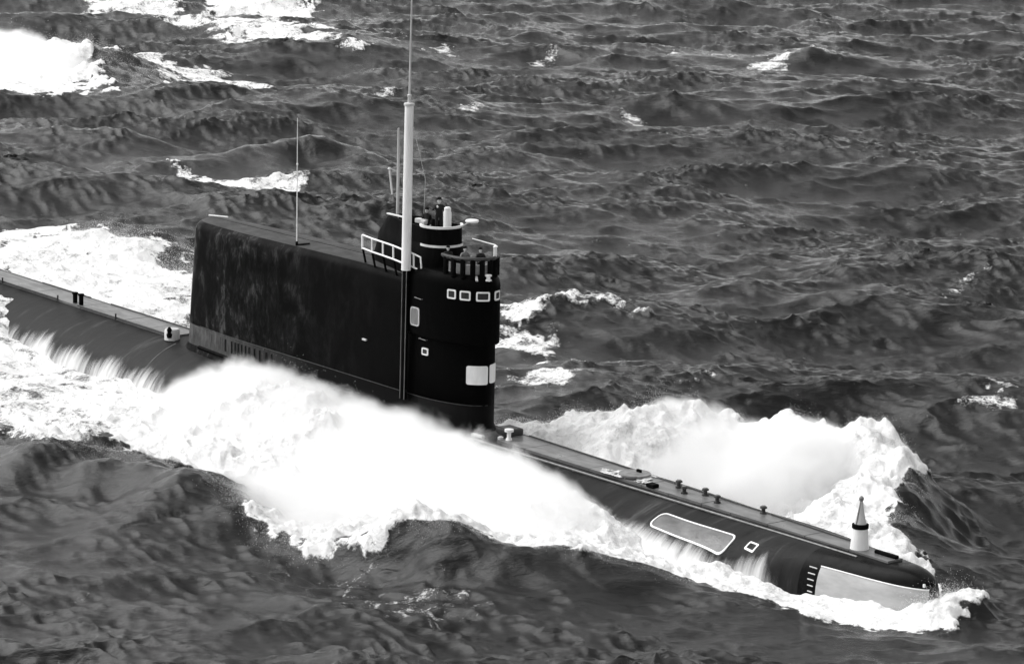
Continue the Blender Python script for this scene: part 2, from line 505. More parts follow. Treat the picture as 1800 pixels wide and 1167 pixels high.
POLY['near_wake'] = [(-12, 0), (-12, -16.6), (-16.5, -17.5), (-30, -20), (-75, -27), (-75, 0)]
POLY['near'] = [(32.2, .8), (32.6, -.8), (32.2, -2.7), (29.6, -3.9), (27, -3.9), (23.5, -5.0), (20, -7.6), (16.5, -10.8), (13.5, -12.6), (11.5, -14.6), (8.6, -16.3), (5, -15.9), (2.5, -14.6), (-1, -13.2), (-7, -13.8), (-11, -14.5), (-16, -12.5), (-22, -9), (-26, -4.5), (-24, 0)]
POLY['far'] = [(32.4, 0), (31.6, 1.8), (26, 3.2), (23.5, 4.6), (19.6, 8.4), (17.2, 12), (14, 14.2), (11, 13.8), (8, 12), (5.5, 10.6), (3, 9.6), (-1, 6.8), (-4, 4.6), (-7, 2.5), (-6, 0)]
FOAM = {'near': (1.25, 1.2), 'near_wake': (.66, 2.2), 'far': (1.3, .9), 'wake_far': (.86, 3.5), 'tl_break': (1.25, 3.0), 'tl_lace': (.62, 3.5), 'tl_top1': (.72, 2.0), 'tl_top2': (.8, 2.0),
        'tl_streak': (.66, 2.5), 'mid_l': (.68, 1.4), 'fwd_lace': (.62, 1.6), 'fwd_lace2': (.55, 1.5), 'near_lace': (.27, 2.0), 'near_lace2': (.25, 1.5), 'cap8': (.5, 1.5), 'cap11': (.42, 1.5)}

def smooth01(t):
    t = np.clip(t, 0, 1)
    return t * t * (3 - 2 * t)

def sea_at(x, y, detail=True):
    """undisturbed position -> displaced position and foam amount"""
    x = np.asarray(x, np.float32); y = np.asarray(y, np.float32)
    n1 = sample(TN, 97.0, x, y); nl = sample(TL, 97.0, x, y); nl2 = sample(TL, 97.0, x + 31, y - 44); n2 = sample(TN, 97.0, x * 3.1 + 17, y * 3.1 - 5)
    foam = np.zeros_like(x)
    for k, P in POLY.items():
        st, soft = FOAM.get(k, (.45, 1.5))
        bx = [p[0] for p in P]; by = [p[1] for p in P]
        m = (x > min(bx) - 5) & (x < max(bx) + 5) & (y > min(by) - 5) & (y < max(by) + 5)
        if not m.any(): continue
        sdv = poly_sd(x[m], y[m], P) + n1[m] * soft * .35 + n2[m] * soft * .15
        f = smooth01((sdv + soft * .5) / soft) * st
        foam[m] = np.maximum(foam[m], f)
    # how far the sub's own thrown water replaces the open sea
    rz = np.zeros_like(x); calm = np.zeros_like(x)
    for line, wl, wr in RIDGES:
        lx = [p[0] for p in line]; ly = [p[1] for p in line]; w = max(wl, wr) * 2.6
        m = (x > min(lx) - w) & (x < max(lx) + w) & (y > min(ly) - w) & (y < max(ly) + w)
        if not m.any(): continue
        jx = x[m] + nl[m] * .4; jy = y[m] + nl2[m] * .4
        d, hh, sg = seg_info(jx, jy, line)
        wv = np.where(sg > 0, wl, wr)
        d = np.sqrt(d * d + .36) - .6          # rounded, not knife-edged, crests
        g = np.exp(-(d / wv) ** 2)
        rz[m] = np.maximum(rz[m], hh * g * (1 + .17 * nl2[m] + .02 * n1[m]))
        calm[m] = np.maximum(calm[m], np.exp(-(d / (wv * 1.3)) ** 2))
    damp = 1 - .75 * calm
    for cx, cy, dp, rx, ry in DIPS:
        rz = rz - dp * np.exp(-((x - cx) / rx) ** 2 - ((y - cy) / ry) ** 2)
    h, dx, dy, jc = (sample(t, 430.0, x + 60, y + 35) for t in TA)
    ca, sa = math.cos(.5), math.sin(.5)
    xr, yr = x * ca - y * sa, x * sa + y * ca
    hb, dxb, dyb, _ = (sample(t, 61.0, xr, yr) for t in TB)
    dxb, dyb = dxb * ca + dyb * sa, -dxb * sa + dyb * ca
    # small chop is steeper where gusts strike
    gust = np.clip(1 + .5 * sample(TN, 97.0, x * .21, y * .21), .3, 2)
    z = h * damp + hb * gust + rz
    px = x + CHOP * (dx * damp + .55 * dxb * gust); py = y + CHOP * (dy * damp + .55 * dyb * gust)
    cap = smooth01((.30 - jc) / .25) * np.clip(.55 + .5 * n1, 0, 1) * (calm < .4)
    foam = np.maximum(foam, cap * .75)
    rough = np.clip(foam, 0, 1) * np.clip((rz + .6), .5, 1.3)
    z = z + rough * (n2 * .035 + n1 * .13)
    return px, py, z, foam

def build_sea():
    c = cP
    az0 = math.atan2(cV.y, cV.x)
    hf = math.radians(9.1)
    fine = np.linspace(-hf, hf, 640)
    mid = np.linspace(0, 1, 46)[1:]
    side = hf + (math.radians(16) - hf) * mid ** 1.3
    far = np.radians(np.linspace(16, 180, 40)[1:])
    az = np.concatenate([-far[::-1], -side[::-1], fine, side, far])
    dep = np.radians(np.concatenate([np.linspace(80, 19, 16)[:-1], np.linspace(19, 16.8, 40)[:-1], np.linspace(16.8, 5.6, 1000), np.linspace(5.6, 4.4, 40)[1:], np.array([4, 3.5, 3, 2.4, 1.8, 1.2, .8, .5, .3])]))
    r = c.z / np.tan(dep)
    A, Rr = np.meshgrid(az, r, indexing='xy')
    x = c.x + Rr * np.cos(az0 + A); y = c.y + Rr * np.sin(az0 + A)
    px, py, z, foam = sea_at(x.ravel(), y.ravel())
    fade = np.clip(1.3 - Rr.ravel() / 1500, 0, 1)
    z = z * fade
    nr, na = Rr.shape
    V = np.stack([px, py, z], 1)
    i = np.arange(nr * na).reshape(nr, na)
    F = np.stack([i[:-1, :-1], i[:-1, 1:], i[1:, 1:], i[1:, :-1]], -1).reshape(-1, 4)
    o = mesh_np('sea', V, F, M['sea'], True)
    at = o.data.attributes.new('foam', 'FLOAT', 'POINT')
    at.data.foreach_set('value', foam.astype(np.float32))
    tag(o, 'rough grey sea with steep chop, breaking white crests and the wake of the submarine', 'sea', kind='structure')
    return o
build_sea()

# ------------------------------------------------------------------ the submarine (x forward, y to port, z up from the deck)
SUB = empty('submarine', (0, 0, DZ))
tag(SUB, 'long black submarine with a tall rounded sail and white mast driving through heavy seas', 'submarine')

HB_U = [-90, -50, 14, 18, 21, 24, 26, 28, 29.4, 30.3, 30.8, 31.02]
HB_B = [3.6, 4.3, 4.3, 3.95, 3.3, 2.5, 2.0, 1.62, 1.28, .95, .58, .02]
def hull_b(u):
    w = min(1.6, max(.02, (31.0 - u) * .3))
    return float(np.mean([np.interp(u + d * w, HB_U, HB_B) for d in (-1, -.5, 0, .5, 1)]))
def hull_n(u):
    return 2 + 1.4 * smooth01((u - 17) / 9)
def hull_top(u):
    return -.07 - (.42 * ((u - 29.2) / 1.8) ** 2.4 if u > 29.2 else 0)
def hull_z(u, v):
    b, n = hull_b(u), hull_n(u)
    return hull_top(u) - 2.6 * (1 - max(0, 1 - min(1, abs(v) / b) ** n) ** (1 / n))
def hull_v(u, z):
    """half width of the hull at height z"""
    b, n = hull_b(u), hull_n(u)
    q = 1 - min(1, max(0, (hull_top(u) - z) / 2.6))
    return b * max(0, 1 - q ** n) ** (1 / n)

def build_hull():
    us = list(np.linspace(-72, 14, 44)) + list(np.linspace(15, 28, 27)) + [28.4, 28.8, 29.2, 29.5, 29.8, 30.1, 30.3, 30.5, 30.65, 30.8, 30.9, 30.97]
    rows = []
    NA = 21
    for u in us:
        b, n, zt = hull_b(u), hull_n(u), hull_top(u)
        r = []
        for k in range(NA):
            th = math.pi / 2 * (k / (NA - 1))
            v = b * math.sin(th) ** (2 / n); c = math.cos(th) ** (2 / n)
            r.append((u, -v, zt - 2.6 * (1 - c)))
        low = []
        dk = 4.5 if u < 20 else max(.3, 4.5 * (1 - ((u - 20) / 11.2) ** 2))
        for k in range(1, 12):
            th = math.pi * k / 12
            low.append((u, -b * math.cos(th), zt - 2.6 - dk * math.sin(th)))
        r2 = [(p[0], -p[1], p[2]) for p in r[1:]][::-1]
        rows.append(r + low + r2)
    k = [i for i, u in enumerate(us) if u >= 24.9][0]
    MB().grid(rows[k:], True, False, True).build('bow_casing', M['gloss'], SUB, angle=60)
    return MB().grid(rows[:k + 1], True, True, False).build('hull', M['hull'], SUB, angle=60)
HULL = build_hull()

# flat deck strip of separate plates along the top of the casing, with a dark edge rail on both sides
def deck_plates(u0, u1, step, w0, w1, mat):
    u = u0
    while u < u1 - .3:
        e = min(u1, u + step * random.uniform(.8, 1.2))
        if e > u1 - .6: e = u1
        t0, t1 = (u - u0) / (u1 - u0), (e - u0) / (u1 - u0)
        a, b = w0 + (w1 - w0) * t0, w0 + (w1 - w0) * t1
        z = .02 + random.uniform(-.008, .008)
        z1 = min(0, hull_top(u) + .07) + z; z2 = min(0, hull_top(e - .03) + .07) + z
        m = MB()
        rows = [[(u, -a, z1 - .14), (u, -a, z1), (u, a, z1), (u, a, z1 - .14)], [(e - .03, -b, z2 - .14), (e - .03, -b, z2), (e - .03, b, z2), (e - .03, b, z2 - .14)]]
        m.grid(rows, True, True, True).build('deck_plate', mat, SUB, smooth=False, bevel=.01)
        u = e
deck_plates(1.9, 28.6, 2.3, .84, .42, M['deck'])
deck_plates(-60, -27.2, 2.4, .80, .84, M['deck'])

def edge_rail(u0, u1, side, w0, w1, r=.035, z=.06, mat='darkgrey', name='deck_edge_rail'):
    n = max(2, int((u1 - u0) / 1.5))
    pts = []
    for k in range(n + 1):
        t = k / n; u = u0 + (u1 - u0) * t
        pts.append((u, side * (w0 + (w1 - w0) * t), z + min(0, hull_top(u) + .07)))
    return MB().tube(pts, r, 6).build(name, M[mat], SUB)
edge_rail(2.2, 10.8, 1, .9, .78); edge_rail(13.2, 19.2, 1, .74, .66); edge_rail(20.0, 25.2, 1, .64, .52)
edge_rail(-36.4, -27.6, 1, .9, .9); edge_rail(-44, -38.6, 1, .88, .9)
edge_rail(-37, -27.4, -1, .9, .9, .045); edge_rail(-60, -39.2, -1, .88, .9, .045)
# pale strake just outboard of the deck on the near side
edge_rail(.8, 27, -1, 1.42, .74, .055, -.10, 'midgrey', 'deck_strake')
for u in np.arange(-58, -28, 6.3):
    MB().tube([(u, -.98, -.02), (u, -.98, .3)], .05, 6).build('deck_stanchion', M['darkgrey'], SUB)

# ---- sail
S_F, S_A = 0.0, -25.25          # stem and after edge at mid height
def sail_w(u, b=1.62, af=3.9, ab=1.7, uf=S_F, ua=S_A):
    if u > uf - af:
        t = (u - (uf - af)) / af
        return b * math.sqrt(max(0, 1 - min(1, t) ** 2))
    ut = -19.0
    bb = b
    if u < ut:                                  # gentle taper aft
        bb = b - .42 * ((ut - u) / (ut - ua)) ** 1.6
    if u < ua + ab:
        t = ((ua + ab) - u) / ab
        return bb * math.sqrt(max(0, 1 - min(1, t) ** 2.3))
    return bb
def outline(uf, ua, b, af, ab, n=34):
    """closed plan outline, starboard (y<0) from stem to stern then back along port"""
    us = [uf - af * (1 - math.cos(math.pi / 2 * k / 12)) for k in range(13)]
    us += list(np.linspace(uf - af, ua + ab, 14)[1:-1])
    us += [ua + ab * (1 - math.sin(math.pi / 2 * k / 9)) for k in range(10)]
    st = [(u, -sail_w(u, b, af, ab, uf, ua)) for u in us]
    return st + [(u, -v) for u, v in st[1:-1]][::-1]
def sail_top(u):
    return 6.75 + .25 * min(1, max(0, (u - S_A) / 16))
def build_sail():
    zs = [(-.9, .42, .45), (-.45, .26, .3), (-.1, .10, .12), (.12, 0.02, .03), (.2, 0, 0), (1.2, 0, 0), (1.21, -.012, 0), (1.24, -.012, 0), (1.25, 0, 0), (2.6, 0, 0), (4.2, -.03, 0), (5.6, -.06, 0)]
    rows = []
    def ring(z, off, foff, inset=0):
        r = []
        ua = S_A - .6 + .6 * (z / 6.8)         # raked after edge
        for (u, v) in outline(S_F + foff, ua - max(0, off), 1.62 + off, 3.9, 1.7):
            r.append((u, v, z))
        return r
    for z, off, foff in zs:
        rows.append(ring(z, off, foff))
    # rounded shoulder up to the crowned top
    for k in range(1, 8):
        th = math.pi / 2 * k / 7
        ins = .62 * (1 - math.cos(th)); 
        o = outline(S_F - ins, S_A - .06 + ins * .8, 1.56 - ins, 3.9 - ins * .6, 1.7 - ins * .5)
        rows.append([(u, v, sail_top(u) - .55 * (1 - math.sin(th))) for u, v in o])
    n = len(rows[0]); 
    top = rows[-1]
    # crown: pull towards the centreline in two steps
    for f, dz in ((.5, .05), (.04, .07)):
        rows.append([(u, v * f, z + dz) for u, v, z in top])
    MB().grid(rows[-5:], True).build('sail_top', M['sailtop'], SUB, angle=50)
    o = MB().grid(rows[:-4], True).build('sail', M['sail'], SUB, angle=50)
    o.data.materials.append(M['sailaft'])           # light on the rounded after edge put into the colour; foot band paler too
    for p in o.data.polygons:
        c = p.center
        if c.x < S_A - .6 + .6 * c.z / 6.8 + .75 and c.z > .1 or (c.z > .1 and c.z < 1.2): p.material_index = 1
    return o
SAIL = build_sail()

def ell_pt(s, z, uf, b, af, ua=S_A, ab=1.7):
    """point and outward normal on the starboard (s>0) or port (s<0) sail side, s = arc length from the stem"""
    key = (uf, b, af)
    if key not in ELL:
        P = [(uf - af * (1 - math.cos(math.pi / 2 * k / 80)), -b * math.sin(math.pi / 2 * k / 80)) for k in range(81)]
        P += [(u, -sail_w(u, b, af, ab, uf, ua)) for u in np.linspace(uf - af, ua + ab, 60)[1:]]
        L = [0]
        for p, q in zip(P, P[1:]): L.append(L[-1] + math.hypot(q[0] - p[0], q[1] - p[1]))
        ELL[key] = (np.array(P), np.array(L))
    P, L = ELL[key]
    a = abs(s); sg = 1 if s >= 0 else -1
    x = np.interp(a, L, P[:, 0]); y = np.interp(a, L, P[:, 1])
    x2 = np.interp(a + .02, L, P[:, 0]); y2 = np.interp(a + .02, L, P[:, 1])
    x1 = np.interp(max(0, a - .02), L, P[:, 0]); y1 = np.interp(max(0, a - .02), L, P[:, 1])
    if a < .02: tx, ty = 0, -1
    else: tx, ty = x2 - x1, y2 - y1
    nrm = Vector((-ty, tx, 0)).normalized()
    return Vector((x, y * sg, z)), Vector((nrm.x, nrm.y * sg, 0))
ELL = {}

def rrect(w, h, r, n=4):
    pts = []
    for cx, cy, a0 in ((w / 2 - r, h / 2 - r, 0), (-w / 2 + r, h / 2 - r, 90), (-w / 2 + r, -h / 2 + r, 180), (w / 2 - r, -h / 2 + r, 270)):
        for k in range(n + 1):
            a = math.radians(a0 + 90 * k / n)
            pts.append((cx + r * math.cos(a), cy + r * math.sin(a)))
    out = []
    for p, q in zip(pts, pts[1:] + pts[:1]):          # split the long edges so that the shape can follow a curved side
        L = math.hypot(q[0] - p[0], q[1] - p[1]); c = max(1, int(L / .12))
        out += [(p[0] + (q[0] - p[0]) * i / c, p[1] + (q[1] - p[1]) * i / c) for i in range(c)]
    return out

def conform_frame(name, mat, fn, s0, z0, w, h, fr, r=.08, th=.03, parent=None, skew=0):
    """a raised rounded-rectangle frame lying on a curved surface; fn(s, z) -> point, normal"""
    o = rrect(w, h, r); i = [(x * (1 - 2 * fr / w), y * (1 - 2 * fr / h)) for x, y in o]
    m = MB()
    def P(q, off):
        p, n = fn(s0 + q[0], z0 + q[1] + skew * q[0]); return p + n * off
    rows = [[P(q, -.02) for q in o], [P(q, th) for q in o], [P(q, th) for q in i], [P(q, -.02) for q in i]]
    m.grid(rows, True)
    return m.build(name, mat, parent, smooth=False)
def conform_plate(name, mat, fn, s0, z0, w, h, r=.08, th=.012, parent=None, nst=6, skew=0):
    m = MB()
    def P(q, off):
        p, n = fn(s0 + q[0], z0 + q[1] + skew * q[0]); return p + n * off
    o = rrect(w, h, r)
    rows = [[P(q, -.02) for q in o]] + [[P((q[0] * f, q[1] * f), th) for q in o] for f in [1 - k / nst for k in range(nst)] + [.01]]
    m.grid(rows, True, False, True)
    return m.build(name, mat, parent, smooth=False)

fs = lambda s, z: ell_pt(s, z, S_F, 1.62, 3.9)
# bridge enclosure: the upper fore part, a little proud of the sail below
BE_F, BE_B, BE_A = .24, 1.76, 4.1
def enclosure():
    rows = []
    def half(uf, b, a, z, ub=-4.6):
        st = [(uf - a * (1 - math.cos(math.pi / 2 * k / 16)), -b * math.sin(math.pi / 2 * k / 16)) for k in range(17)]
        st.append((ub, -b + .02))
        return [(u, v, z(u) if callable(z) else z) for u, v in st] + [(u, -v, z(u) if callable(z) else z) for u, v in st[1:]][::-1]
    rows.append(half(-.05, 1.52, 3.8, lambda u: 4.14 + .025 * -u))
    rows.append(half(BE_F, BE_B, BE_A, lambda u: 4.22 + .025 * -u))
    rows.append(half(BE_F, BE_B, BE_A, 5.5))
    rows.append(half(BE_F, BE_B, BE_A, 6.95))
    for k in range(1, 9):
        th = math.pi / 2 * k / 8; ins = .55 * (1 - math.cos(th))
        rows.append(half(BE_F - ins, BE_B - ins * .8, BE_A - ins, 6.95 + .62 * math.sin(th)))
    rows.append([(-2.6 + (p[0] + 2.6) * .4, p[1] * .4, p[2] + .02) for p in rows[-1]])
    return MB().grid(rows, True, False, True).build('bridge_enclosure', M['sail'], SUB, angle=40)
ENC = enclosure()
fb = lambda s, z: ell_pt(s, z, BE_F, BE_B, BE_A)
for s, w in ((-.36, .50), (.50, .66), (1.38, .56), (2.12, .5)):
    f = conform_frame('bridge_window', M['white'], fb, s, 6.62, w, .46, .075, .07, .035, SUB)
    conform_plate('window_pane', M['glass'], fb, s, 6.62, w - .12, .34, .03, .012, f)
# big white plates either side of the stem
conform_plate('white_stem_plate', M['white'], fs, .56, 2.72, 1.06, .92, .1, .03, SUB)
conform_plate('white_stem_plate', M['white'], fs, -.44, 2.76, .72, .92, .1, .03, SUB)
# pale access door and small port on the near side
d = conform_plate('access_door', M['midgrey'], fb, 4.55, 5.17, .62, .86, .12, .03, SUB)
conform_frame('door_rim', M['offwhite'], fb, 4.55, 5.17, .68, .92, .06, .14, .045, d)
p = conform_frame('side_port', M['white'], fs, 3.62, 3.52, .46, .36, .07, .07, .04, SUB)
conform_plate('port_pane', M['glass'], fs, 3.62, 3.52, .34, .24, .03, .012, p)
for z, s in ((6.1, 4.25), (4.1, 3.75)):
    ff = fb if z > 5 else fs
    a, n1 = ff(s - .25, z); b, n2 = ff(s + .25, z + .03)
    MB().tube([a - n1 * .02, a + n1 * .1, b + n2 * .1, b - n2 * .02], .022, 6).build('hand_grab', M['midgrey'], SUB)
a, n = fs(8.6, 3.25)
MB().box(a + n * .05, (.34, .1, .1)).build('side_light', M['offwhite'], SUB, smooth=False, bevel=.02)
# freeing slots low on the side, in pairs
sx = 17.0
k = 0
for u in [-22.9, -22.4, -22.15, -21.2, -20.75, -20.1, -19.75, -19.45, -19.1, -18.75, -18.4, -17.9, -17.4, -16.8, -16.3]:
    P_, L_ = ELL[(S_F, 1.62, 3.9)]
    s = np.interp(-u, -P_[:, 0], L_)
    f = lambda s_, z_: ell_pt(s_, z_, S_F, 1.62, 3.9)
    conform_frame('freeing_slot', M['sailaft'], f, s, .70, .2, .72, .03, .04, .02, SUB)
    conform_plate('slot_shade', M['black'], f, s, .70, .15, .66, .03, .006, None).parent = [o for o in SUB.children if o.name.startswith('freeing_slot')][-1]  # black patch painting the dark inside of the slot
# plating weld line round the sail foot, and a black strip painting the shade along the foot aft
pts = [fs(s, 1.23)[0] + fs(s, 1.23)[1] * .004 for s in np.linspace(0, 24.5, 60)]
MB().tube(pts, .02, 5).build('foot_weld', M['darkgrey'], SUB)
pts = [fs(s, .08)[0] + fs(s, .08)[1] * .05 for s in np.linspace(12, 25.2, 40)]
MB().tube(pts, .11, 6).build('foot_shade_strip', M['black'], SUB)
MB().tube([(S_A + .3, .05, 6.86), (S_A + 1.3, .62, 6.86)], .05, 6).build('top_handrail', M['white'], SUB)

# conning fairing on top: black, raked aft, ending in a drum forward
def fairing():
    rows = []
    cx, r = -4.0, 1.06
    for z, back, rr in ((6.9, -9.6, 1.22), (7.7, -9.2, 1.18), (8.55, -8.9, 1.06), (8.6, -8.85, 1.02), (9.42, -8.15, 1.0)):
        st = [(cx + rr * math.cos(math.radians(a)), -rr * math.sin(math.radians(a))) for a in range(0, 91, 9)]
        st += [(cx - 2.0, -rr * .92), (back + .9, -.62), (back + .3, -.42), (back, -.16)]
        full = st + [(u, -v) for u, v in st[1:]][::-1]
        rows.append([(u, v, z + .05 * max(0, u + 4) * 0 + (.0 if u > -5.5 else .0)) for u, v in full])
    m = MB().grid(rows, True)
    # cockpit wall: rim and inner well
    top = rows[-1]
    inn = [(cx + (u - cx) * .9, v * .88, z) for u, v, z in top]
    low = [(u, v, z - .7) for u, v, z in inn]
    m.grid([top, inn, low], True, False, True)
    bmesh.ops.remove_doubles(m.bm, verts=m.bm.verts, dist=.001)
    return m.build('conning_fairing', M['black'], SUB, angle=35)
fairing()
def arc_band(name, mat, cx, r, z, h, a0, a1, th=.06, rz=1.0):
    rows = []
    for k in range(25):
        a = math.radians(a0 + (a1 - a0) * k / 24)
        c, s = math.cos(a), math.sin(a)
        rows.append([(cx + (r + o) * c, (r + o) * s, z + dz) for o, dz in ((0, -h / 2), (th, -h / 2), (th, h / 2), (0, h / 2))])
    return MB().grid(rows, True, True, True).build(name, mat, SUB, smooth=False)
arc_band('coaming_ring', M['white'], -4.0, .97, 9.46, .11, -125, 75, .10)
arc_band('drum_foot_ring', M['white'], -4.0, 1.04, 8.55, .11, -105, 45, .05)
# periscope head, lamp disc on the drum
MB().lathe((-3.45, -.05, 9.0), [(.2, 0), (.2, 1.15), (.17, 1.22), (.17, 1.36), (.1, 1.42)], 16).build('periscope_head', M['white'], SUB)
MB().tube([(-3.0, .45, 9.45), (-2.6, .6, 9.72)], .04, 6).build('lamp_bracket', M['offwhite'], SUB)
MB().lathe((-2.35, .62, 9.74), [(.06, 0), (.30, .03), (.34, .09), (.30, .15), (.05, .17)], 20).build('signal_lamp_dish', M['white'], SUB)
MB().box((-5.2, -.3, 9.5), (.7, .3, .22), .2).box((-4.7, -.55, 9.5), (.3, .2, .2)).build('chart_locker', M['offwhite'], SUB, smooth=False, bevel=.03)
MB().box((-7.3, -.30, 9.46), (1.5, .12, .06), .04).build('fairing_top_strip', M['white'], SUB, smooth=False)
# open bridge: windscreen bar on stubby posts
def bridge_screen():
    c = -1.75; A, B = 1.62, 1.22
    ring = lambda a, z, k=1.0: (c + A * k * math.cos(a), -B * k * math.sin(a), z)
    bar = MB().tube([ring(math.radians(a), 8.36) for a in range(-70, 111, 6)], .10, 8).build('windscreen_bar', M['darkgrey'], SUB)
    for a in range(-64, 108, 20):
        MB().tube([ring(math.radians(a), 7.45), ring(math.radians(a), 8.34)], .13, 8).build('windscreen_post', M['black'], SUB)
    rows = []
    for a in range(-70, 111, 6):
        t = math.radians(a)
        rows.append([ring(t, 7.5, .82), ring(t, 8.05, .82), ring(t, 8.05, .78), ring(t, 7.5, .78)])
    MB().grid(rows, True, True, True).build('screen_panel', M['panel'], SUB, smooth=False)
bridge_screen()
MB().tube([(-2.2, .55, 9.0), (-.5, .62, 8.95), (-.25, .6, 8.9)], .03, 6).build('bridge_rail', M['white'], SUB)
MB().lathe((-.3, .5, 8.35), [(.09, 0), (.09, .5), (.11, .55), (.05, .6)], 10).build('bridge_rail_post', M['white'], SUB)
MB().lathe((.02, -.12, 7.28), [(.1, 0), (.1, .05), (.17, .07), (.17, .12), (.1, .15), (.1, .26), (.17, .3), (.17, .36), (.06, .38)], 14).build('navigation_light', M['white'], SUB)
MB().box((-.25, -.62, 7.45), (.3, .12, .1), -.5, Matrix.Rotation(.6, 4, 'Y')).build('nose_fitting', M['offwhite'], SUB, smooth=False, bevel=.02)

# side railing on the near edge of the sail top
RX = [(-8.75, -1.32), (-7.75, -1.46), (-6.7, -1.55), (-5.75, -1.60), (-4.95, -1.62), (-4.05, -1.60), (-3.62, -1.5)]
ztop = [8.36, 8.34, 8.33, 8.30, 8.24, 8.16, 8.05]
rl = empty('side_railing'); rl.parent = SUB
MB().tube([(u, v, z) for (u, v), z in zip(RX, ztop)] + [(-3.55, -1.48, 7.5)], .045, 8).build('top_rail', M['white'], rl)
MB().tube([(u, v, z - .66) for (u, v), z in zip(RX, ztop)], .045, 8).build('lower_rail', M['white'], rl)
for (u, v), z in zip(RX[:-1], ztop):
    MB().tube([(u, v, z), (u, v + .02, z - .70)], .05 if u > -8.7 else .075, 8).build('rail_post', M['white'], rl)
    MB().tube([(u, v + .02, z - .68), (u + .02, v + .25, 6.7)], .055, 8).build('rail_foot', M['black'], rl)

# ---- masts and aerials
ms = empty('radio_mast'); ms.parent = SUB
mx, my = -4.25, -1.86
MB().tube([(mx - .05, my, 7.35), (mx, my, 15.2), (mx, my, 15.5)], [.235, .215, .215], 20).build('mast_tube', M['white'], ms)
MB().lathe((mx, my, 15.5), [(.25, -.12), (.27, -.05), (.25, 0), (.08, .03), (.08, .28), (.10, .32), (.10, .4), (.04, .45)], 18).build('mast_cap', M['offwhite'], ms)
MB().tube([(mx, my, 15.9), (mx + .05, my, 19), (mx + .12, my, 24)], [.05, .04, .03], 8).build('mast_whip', M['offwhite'], ms)
MB().tube([(mx - .13, my + .03, .95), (mx - .05, my, 7.36)], .16, 16).build('mast_stem', M['black'], ms)
for d in (-.17, .17):
    MB().tube([(mx - .13 + d, my - .07, .95), (mx - .05 + d, my - .09, 7.36)], .022, 6).build('mast_guide', M['midgrey'], ms)
for z in (1.4, 4.3, 6.6):
    MB().box((mx - .08, my + .12, z), (.5, .3, .14)).build('mast_clamp', M['black'], SUB, smooth=False, bevel=.02)
an = empty('whip_aerial'); an.parent = SUB
MB().lathe((-14.85, -1.12, 6.5), [(.12, 0), (.12, .16), (.07, .2), (.07, .55), (.04, .6)], 10).build('aerial_base', M['black'], an)
MB().tube([(-14.85, -1.12, 7.0), (-14.87, -1.12, 10), (-14.9, -1.12, 13.4)], [.035, .028, .016], 6).build('aerial_rod', M['white'], an)
MB().lathe((-14.87, -1.12, 11.0), [(.03, 0), (.06, .05), (.03, .12)], 8).build('aerial_insulator', M['white'], an)
MB().tube([(-14.8, -1.1, 6.92), (-14.3, -.7, 7.02)], .05, 6).build('aerial_arm', M['black'], an)
MB().tube([(-7.8, .1, 9.2), (-7.8, .1, 11.6), (-7.82, .1, 13.7)], [.08, .07, .05], 10).build('aerial_pole', M['offwhite'], SUB)
MB().tube([(-8.0, -.1, 10.4), (-8.4, .0, 11.6)], .05, 8).lathe((-8.4, 0, 11.55), [(.04, 0), (.1, .06), (.04, .13)], 10).build('short_aerial', M['offwhite'], SUB)
MB().tube([(mx + .22, my + .1, 14.4), (-4.9, -.35, 11.6), (-5.2, -.2, 9.5)], .016, 5).build('halyard', M['offwhite'], SUB)

# ---- deck fittings
def bitt(u, v, h, r, mat):
    zz = .02
    return MB().lathe((u, v, zz), [(r, 0), (r, h * .78), (r * 1.35, h * .82), (r * 1.35, h * .96), (r * .6, h)], 14).build('mooring_bitt', mat, SUB)
bitt(-37.9, -.55, .62, .13, M['black']); bitt(-37.15, -.6, .66, .13, M['black'])
# T-headed fairlead close ahead of the sail
MB().lathe((2.3, -.42, .02), [(.16, 0), (.13, .1), (.1, .14), (.1, .38), (.22, .42), (.22, .54), (.08, .57)], 14).build('mooring_capstan', M['white'], SUB)
MB().lathe((1.9, -.62, .02), [(.14, 0), (.14, .1), (.06, .14)], 12).build('deck_socket', M['offwhite'], SUB)
MB().box((1.35, .35, .2), (1.1, .9, .36)).build('sail_foot_step', M['darkgrey'], SUB, smooth=False, bevel=.1)
MB().box((.6, -1.0, -.02), (.8, .22, .14), .1).build('foot_plate', M['offwhite'], SUB, smooth=False, bevel=.04)
h = MB().lathe((11.2, .05, .02), [(.62, 0), (.62, .12), (.5, .16), (.02, .2)], 28).build('deck_hatch', M['midgrey'], SUB)
MB().lathe((11.2, .05, .02), [(.60, .09), (.74, .09), (.74, .17), (.60, .17)], 28).build('hatch_rim', M['midgrey'], h)
MB().box((11.2, .3, .26), (.3, .12, .14)).build('hatch_handle', M['black'], h, smooth=False, bevel=.03)
for u, v in ((13.9, .42), (14.9, -.1), (15.7, .46), (17.0, .05), (19.6, .5)):
    b = MB().lathe((u, v, .02), [(.16, 0), (.16, .06), (.09, .09), (.09, .22), (.17, .25), (.15, .32), (.03, .34)], 12).build('deck_cleat', M['darkgrey'], SUB)
    MB().lathe((u, v, .34), [(.10, 0), (.10, .04), (.02, .05)], 12).build('cleat_cap', M['midgrey'], b)
MB().box((13.2, -.55, .1), (.5, .4, .18)).build('vent_box', M['black'], SUB, smooth=False, bevel=.04)
MB().box((27.9, .12, .09), (1.3, .22, .16), .03).build('bow_chock', M['black'], SUB, smooth=False, bevel=.05)
# after fitting at the sail foot
MB().lathe((-27.0, -.95, -.15), [(.42, 0), (.42, .5), (.36, .6), (.1, .62)], 18).build('foot_drum', M['offwhite'], SUB)
MB().lathe((-26.75, -1.28, .02), [(.12, 0), (.16, .18), (.1, .3), (.14, .45), (.05, .6)], 12).build('drum_crank', M['black'], SUB)
